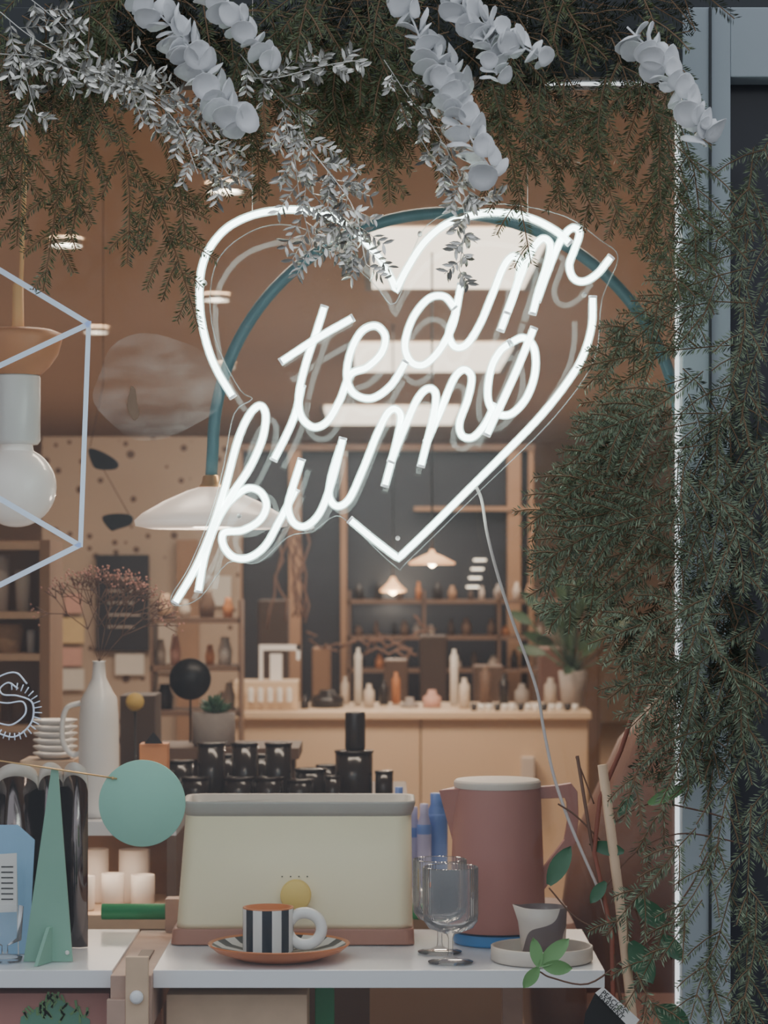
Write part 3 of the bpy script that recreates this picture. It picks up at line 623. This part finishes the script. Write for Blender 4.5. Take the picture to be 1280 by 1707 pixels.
# ---------------- fir garlands
class Fir:
    def __init__(s): s.V=[];s.stems=[];s.mi=[]; s.cur=0
    def needles(s,A,B,n,ln,sp):
        d=B-A; L=np.linalg.norm(d); N=max(6,int(L/sp)); d=d/(L+1e-9); sd=np.cross(d,n); sd/=np.linalg.norm(sd)+1e-9; nn=np.cross(sd,d)
        t=((np.arange(N)+rng.random(N)*.8)/N)[:,None]; sg=np.where(np.arange(N)%2==0,-1,1); ph=rng.normal(.25,.42,N)
        rad=(np.cos(ph)*sg)[:,None]*sd+np.sin(ph)[:,None]*nn; th=rng.normal(.92,.10,N)[:,None]
        dr=d*np.cos(th)+rad*np.sin(th); l=(ln*rng.uniform(.82,1.05,N))[:,None]; p=A+d*L*t
        w=np.cross(dr,n+rng.normal(0,.35,(N,3))); w/=np.linalg.norm(w,axis=1)[:,None]+1e-9; w*=.00110
        s.V.append(np.stack([p,p+dr*l*.6+w,p+dr*l,p+dr*l*.6-w],1).reshape(-1,3)); s.mi.append(np.full(N,s.cur)); s.stems.append((A,B))
    def twig(s,A,td,dd,l,n,ln,sp,g):
        q=A; K=3; dcur=td.copy()
        for j in range(K):
            e=q+dcur*l/K; s.needles(q,e,n,ln*(1-.12*j),sp); q=e; dcur=dcur+dd*.12+np.array([0,0,-g]); dcur/=np.linalg.norm(dcur)
    def branch(s,p0,p1,n=None,tw=.5,ln=.0175,sp=.0018,droop=.10,g=.12):
        p0=np.array(p0,float);p1=np.array(p1,float); L=np.linalg.norm(p1-p0); d=(p1-p0)/L
        if n is None: n=np.array([rng.normal(0,.3),-1,rng.normal(0,.3)])
        n=n/np.linalg.norm(n); k=max(3,int(L/.048)); pts=[]; side=np.cross(d,n); bow=rng.normal(0,.08)*L
        for i in range(k+1):
            t=i/k; pts.append(p0+(p1-p0)*t+side*bow*math.sin(math.pi*t)+np.array([0,0,droop*L*math.sin(math.pi*t)*.5]))
        for i in range(k):
            A,B=pts[i],pts[i+1]; s.needles(A,B,n,ln,sp); dd=(B-A)/np.linalg.norm(B-A); sd=np.cross(dd,n)
            if i==0: continue
            for sg in(-1,1):
                if rng.random()<.15: continue
                l=min(.13,tw*(L-L*i/k))*rng.uniform(.7,1.15)+.028
                td=dd*.72+sd*sg*rng.uniform(.55,.9)+n*rng.normal(.05,.25); td/=np.linalg.norm(td)
                s.twig(A+(B-A)*rng.random()*.5,td,dd,l,n,ln*.95,sp,g)
    def build(s,name,ms,mstem='firstem'):
        V=np.concatenate(s.V); nf=len(V)//4; mi0=np.concatenate(s.mi)
        sv=[];sf=[]
        for A,B in s.stems:
            d=B-A; u=np.cross(d,[.3,1,.2]); u/=np.linalg.norm(u)+1e-9; w=np.cross(d,u); w/=np.linalg.norm(w)+1e-9; o=len(sv)
            for q in(A,B):
                for a in(0,2.1,4.2): sv.append(q+(u*math.cos(a)+w*math.sin(a))*.0013)
            sf+= [(o,o+1,o+4,o+3),(o+1,o+2,o+5,o+4),(o+2,o,o+3,o+5)]
        sv=np.array(sv); allv=np.concatenate([V,sv]); c=np.array([allv[:,0].mean(),allv[:,1].mean(),allv[:,2].min()])
        allv=allv-c
        faces=np.concatenate([np.arange(nf*4).reshape(-1,4),np.array(sf)+nf*4])
        me=bpy.data.meshes.new(name); me.vertices.add(len(allv)); me.vertices.foreach_set('co',allv.astype(np.float32).ravel())
        me.loops.add(faces.size); me.loops.foreach_set('vertex_index',faces.astype(np.int32).ravel())
        me.polygons.add(len(faces)); me.polygons.foreach_set('loop_start',np.arange(0,faces.size,4,dtype=np.int32))
        mi=np.full(len(faces),len(ms),dtype=np.int32); mi[:nf]=mi0
        for m in ms: me.materials.append(M[m])
        me.materials.append(M[mstem]); me.polygons.foreach_set('material_index',mi); me.update(calc_edges=True); me.validate()
        ob=bpy.data.objects.new(name,me); ob.location=c; bpy.context.collection.objects.link(ob); print(name,len(faces)); return ob
U=random.uniform
fir=Fir()
def fb(f,a,b_,y=-.12,**k): f.branch(P(a[0],a[1],y+U(-.03,.03)),P(b_[0],b_[1],y+U(-.07,.03)),**k)
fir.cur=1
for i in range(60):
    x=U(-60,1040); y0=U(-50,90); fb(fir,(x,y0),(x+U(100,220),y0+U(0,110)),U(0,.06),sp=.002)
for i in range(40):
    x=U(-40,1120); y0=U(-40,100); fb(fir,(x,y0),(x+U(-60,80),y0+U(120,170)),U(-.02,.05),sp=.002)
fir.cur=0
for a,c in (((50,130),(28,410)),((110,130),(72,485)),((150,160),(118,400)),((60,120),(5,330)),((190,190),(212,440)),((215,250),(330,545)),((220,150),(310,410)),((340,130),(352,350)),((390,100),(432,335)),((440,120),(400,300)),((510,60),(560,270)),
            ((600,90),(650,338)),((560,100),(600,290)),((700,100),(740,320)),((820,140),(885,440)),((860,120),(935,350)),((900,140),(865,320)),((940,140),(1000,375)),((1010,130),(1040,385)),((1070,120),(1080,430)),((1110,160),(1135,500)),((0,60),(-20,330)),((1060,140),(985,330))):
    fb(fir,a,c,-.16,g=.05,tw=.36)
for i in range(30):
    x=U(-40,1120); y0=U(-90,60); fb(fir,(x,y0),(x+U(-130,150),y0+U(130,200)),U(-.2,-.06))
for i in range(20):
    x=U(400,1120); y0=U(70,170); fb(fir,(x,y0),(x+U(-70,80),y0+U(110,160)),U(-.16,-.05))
fir.build('fir_garland',['fir_top','fir_top_shaded'])
fr=Fir()
env=[(100,1130),(300,1125),(400,1130),(500,1085),(560,1010),(620,985),(740,960),(800,870),(900,880),(960,870),(1030,890),(1100,985),(1200,1030),(1300,1090),(1450,1110),(1600,1130),(1750,1130)]
def E(y):
    return float(np.interp(y,[e[0] for e in env],[e[1] for e in env]))
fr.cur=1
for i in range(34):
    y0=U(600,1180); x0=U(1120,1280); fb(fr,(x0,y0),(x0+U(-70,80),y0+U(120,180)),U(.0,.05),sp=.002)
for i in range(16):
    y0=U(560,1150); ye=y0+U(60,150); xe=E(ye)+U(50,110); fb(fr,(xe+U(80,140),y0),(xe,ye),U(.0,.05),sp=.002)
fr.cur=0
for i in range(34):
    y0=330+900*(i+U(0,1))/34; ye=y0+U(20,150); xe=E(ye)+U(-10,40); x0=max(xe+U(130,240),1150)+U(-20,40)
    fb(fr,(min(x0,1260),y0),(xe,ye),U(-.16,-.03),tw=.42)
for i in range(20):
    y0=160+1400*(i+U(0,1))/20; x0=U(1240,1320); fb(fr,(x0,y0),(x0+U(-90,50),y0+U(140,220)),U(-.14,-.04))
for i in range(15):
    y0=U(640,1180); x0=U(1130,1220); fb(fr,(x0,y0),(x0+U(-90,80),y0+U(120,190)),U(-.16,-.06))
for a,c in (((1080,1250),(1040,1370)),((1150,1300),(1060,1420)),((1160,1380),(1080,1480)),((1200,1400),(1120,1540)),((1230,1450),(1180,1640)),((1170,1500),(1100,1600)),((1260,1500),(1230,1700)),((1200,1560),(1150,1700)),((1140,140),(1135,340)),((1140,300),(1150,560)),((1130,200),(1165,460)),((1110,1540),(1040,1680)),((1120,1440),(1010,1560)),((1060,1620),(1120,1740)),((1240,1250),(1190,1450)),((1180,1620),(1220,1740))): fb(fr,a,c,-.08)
fr.build('fir_garland',['fir_right','fir_right_shaded'])
# ---------------- white eucalyptus
b=MB()
def euc(pts,y=-.27,r=22):
    path=pp(pts,y,6); b.tube(path,.0018,'eucalyptus',n=4,caps=False)
    acc=0
    for i in range(1,len(path)):
        acc+=(path[i]-path[i-1]).length
        if acc>.010:
            acc=0; d=(path[i]-path[i-1]).normalized(); a0=U(0,6.3)
            for a in (a0,a0+math.pi+U(-.5,.5)):
                o=d.orthogonal().normalized(); o=Matrix.Rotation(a,3,d)@o
                rad=r*.001*U(.75,1.1); ctr=path[i]+o*rad*.75
                nrm=(o*.5+d*.8+Vector((U(-.4,.4),U(-.8,.3),U(-.3,.5)))).normalized(); u=nrm.orthogonal().normalized(); w=nrm.cross(u)
                vs=[ctr-nrm*rad*.12]; 
                for k in range(12): t=2*math.pi*k/12; vs.append(ctr+(u*math.cos(t)+w*math.sin(t))*rad*.6)
                for k in range(12): t=2*math.pi*k/12; vs.append(ctr+(u*math.cos(t)+w*math.sin(t)*1.05)*rad+nrm*rad*(.25+.16*math.sin(2*t+a)))
                fs=[(0,1+k,1+(k+1)%12) for k in range(12)]+[(1+k,13+k,13+(k+1)%12,1+(k+1)%12) for k in range(12)]
                b.add(vs,fs,'eucalyptus',True)
euc([(205,-20),(255,15),(300,60),(335,115),(370,165),(405,215)]); euc([(335,-20),(370,15),(410,50),(445,100)],r=19)
euc([(635,-20),(680,20),(705,75),(735,120),(765,185),(790,240),(825,290)],r=21); euc([(735,-20),(790,30),(850,65),(905,98)],r=19); euc([(800,40),(820,85),(828,125)],r=15)
euc([(1045,45),(1080,80),(1110,120),(1145,165),(1175,222)],r=21); euc([(690,60),(740,100),(770,150)],y=-.24,r=19)
b.build('white_eucalyptus_spray',solid=.0006)
# silver sprays
b=MB()
def silver(pts,y=-.24,side=50,L=20):
    path=pp(pts,y,6); b.tube(path,.0011,'silver',n=4,caps=False); acc=0; sgn=1
    for i in range(1,len(path)):
        acc+=(path[i]-path[i-1]).length
        d=(path[i]-path[i-1]).normalized()
        if acc>.013:
            acc=0; sgn*=-1; sd=Vector((-d.z,U(-.3,.3),d.x))*sgn; l=side*.001*U(.5,1.25); td=(d*.8+sd*.7).normalized()
            e=path[i]+td*l; b.tube([path[i],e],.0007,'silver',n=3,caps=False)
            for k in range(5):
                q=path[i]+td*l*(k+1)/5
                for s2 in(-1,1):
                    if U(0,1)<.1: continue
                    ld=(td*.7+Vector((-td.z,U(-.8,.8),td.x))*s2*.8).normalized(); leaf(b,q,ld,(U(-1,1),-1,U(-1,1)),L*.001*U(.6,1.1),.0064,'silver',curl=U(-.3,.5),n=3)
silver([(0,20),(50,60),(120,100),(190,130),(260,170),(300,215),(330,290)]); silver([(130,110),(200,120),(260,160),(330,215),(380,290)])
silver([(20,70),(40,120),(60,190)],side=35); silver([(0,90),(60,95),(130,120),(215,150)],side=35)
silver([(400,90),(440,140),(490,190),(520,250),(560,300)]); silver([(470,180),(490,260),(500,330),(520,410)],side=50); silver([(500,230),(550,290),(590,350),(610,440)],side=50)
silver([(540,270),(570,330),(560,420)],side=45); silver([(640,100),(680,160),(720,210),(760,280),(780,350)],side=35); silver([(750,300),(775,360),(765,450)],side=28); silver([(420,130),(460,130),(540,110),(600,100)],side=30); silver([(40,-10),(90,30),(120,60)],side=35); silver([(480,250),(510,310),(585,390)],side=50); silver([(700,230),(740,290),(800,330)],side=30)
b.build('silver_leaf_spray')
# ---------------- foreground climbing plant in pot, poles, tag
b=MB(); y=.02
pc=P(1050,0,y).x
b.lathe([(.0001,.001),(.05,.001),(.08,.30),(.086,.30),(.086,.33),(.075,.33),(.072,.28),(.0001,.28)],(pc,y,0),'woodterra')
b.tube([P(1004,1275,y),P(1030,1480,y),P(1048,1640,y),P(1060,1760,y),Vector((pc,y,.28))],.0085,'woodlight',n=10)
b.tube([P(1075,1105,y),P(1058,1180,y),P(1035,1250,y),P(1000,1330,y),P(990,1420,y),P(1020,1560,y),Vector((pc-.02,y,.28))],.004,'twigred',n=6)
b.tube([P(962,1260,y),P(985,1400,y),P(1010,1520,y),P(1040,1700,y),Vector((pc,y,.28))],.003,'twig',n=6)
for pts in ([(1000,1490),(1060,1420),(1130,1390),(1210,1400),(1280,1420)],[(1010,1380),(1080,1340),(1160,1350),(1230,1370)],[(1020,1560),(960,1530),(915,1480)],[(1040,1600),(980,1640),(920,1630),(900,1620)],[(1030,1500),(1090,1540),(1120,1600)],[(1050,1650),(1090,1690),(1130,1720)],[(990,1340),(975,1300),(960,1262)],[(1040,1600),(1090,1560),(1150,1480),(1180,1420)],[(1000,1400),(960,1360),(930,1340)],[(1020,1480),(1060,1520),(1080,1620),(1070,1700)]):
    b.tube(pp(pts,y,5),.0018,'twig',n=4)
for p,d,L,w,m in (((915,1475),(40,-75),75,32,'leafmid'),((1040,1420),(-50,-10),60,24,'leafmid'),((1060,1500),(55,50),75,36,'leafmid'),((1050,1570),(40,70),80,42,'leafmid'),((1080,1340),(75,-35),75,22,'leafbright'),((900,1610),(45,-40),68,28,'leafbright'),((898,1612),(-10,-55),50,22,'leafbright'),((905,1610),(45,5),50,26,'leafbright'),((898,1612),(-25,35),45,22,'leafbright'),((1090,1680),(60,30),70,40,'leafmid'),((1010,1470),(-30,40),45,22,'leafmid'),((1030,1360),(30,-40),45,18,'leafmid'),((1100,1560),(40,40),60,30,'leafmid')):
    dd=Vector((d[0],U(-10,10),-d[1])); leaf(b,P(*p,y-.005),dd,(U(-.2,.2),-1,U(-.1,.4)),L*.001,w*.001,m,curl=.12)
plant=b.build('climbing_plant')
b=MB(); y=-.0
b.add([P(992,1655,y),P(1005,1645,y),P(1066,1700,y),P(1052,1716,y)],[(0,1,2,3)],'paper'); b.add([P(992,1655,y),P(1052,1716,y),P(1040,1740,y),P(970,1740,y),P(975,1690,y)],[(0,1,2,3,4)],'ink')
tag=b.build('paper_tag',solid=.0006)
w_=tag.location.copy(); tag.parent=plant; tag.location=w_-plant.location
for i,tx in enumerate(('PEACHES','PARMENT')):
    cu=bpy.data.curves.new('tag_text_%d'%(i+1),'FONT'); cu.body=tx; cu.size=.0125; cu.extrude=.0002; cu.materials.append(M['ink']); to=bpy.data.objects.new(cu.name,cu)
    bpy.context.collection.objects.link(to); p=P(1001-i*6,1656+i*7,y-.0012); 
    to.parent=tag; to.location=p-w_; to.rotation_euler=(math.pi/2,math.radians(43),0)
# ---------------- lights
def area(loc,rot,e,sx,sy_,col,name):
    l=bpy.data.lights.new(name,'AREA'); l.energy=e; l.shape='RECTANGLE'; l.size=sx; l.size_y=sy_; l.color=col; o=bpy.data.objects.new(name,l); o.location=loc; o.rotation_euler=rot; bpy.context.collection.objects.link(o)
W=(1,.83,.66)
area((0,1.6,2.66),(math.radians(-20),0,0),28,1.6,.3,W,'display_fill_light')  # added warm fill over the display table, no fixture modelled
area((-.5,4.5,2.66),(0,0,0),52,2,1,W,'ceiling_lamp'); area((0,8.5,2.66),(0,0,0),70,3,1.5,W,'ceiling_lamp'); area((0,13,2.66),(0,0,0),95,4,2,W,'ceiling_lamp')
area(((xl+xrr)/2,1.26,z1-.034),(math.radians(-12),0,0),1.1,.5,.04,W,'cup_fill_light')  # added fill under the shelf board to brighten the cups
def pt(loc,e,r=.04,col=W,name='pendant_bulb_light'):
    l=bpy.data.lights.new(name,'POINT'); l.energy=e; l.shadow_soft_size=r; l.color=col; o=bpy.data.objects.new(name,l); o.location=loc; bpy.context.collection.objects.link(o)
p=P(352,905,.95); pt(p,2)
p=P(720,960,5.4); pt(p,10)
p=P(655,1000,8.4); pt(p,4)
w=bpy.data.worlds.new('w'); bpy.context.scene.world=w; w.use_nodes=True; nt=w.node_tree; bg=nt.nodes['Background']
tc=nt.nodes.new('ShaderNodeTexCoord'); sp=nt.nodes.new('ShaderNodeSeparateXYZ'); nt.links.new(tc.outputs['Generated'],sp.inputs[0])
rp=nt.nodes.new('ShaderNodeValToRGB'); rp.color_ramp.elements[0].color=(.34,.36,.39,1); rp.color_ramp.elements[1].color=(.84,.90,1.0,1); rp.color_ramp.elements[0].position=.0; rp.color_ramp.elements[1].position=.5
nt.links.new(sp.outputs[2],rp.inputs[0]); nt.links.new(rp.outputs[0],bg.inputs[0]); bg.inputs[1].default_value=1.1
# camera
cam=bpy.data.cameras.new('camera'); co=bpy.data.objects.new('camera',cam); bpy.context.collection.objects.link(co); co.location=(0,-D0,ZC); co.rotation_euler=(math.pi/2,0,0)
cam.sensor_fit='VERTICAL'; cam.sensor_height=36; cam.lens=36*F/1707; cam.shift_y=(HZ-853.5)/1707; cam.clip_end=200
cam.dof.use_dof=True; cam.dof.focus_distance=4.2; cam.dof.aperture_fstop=7
bpy.context.scene.camera=co
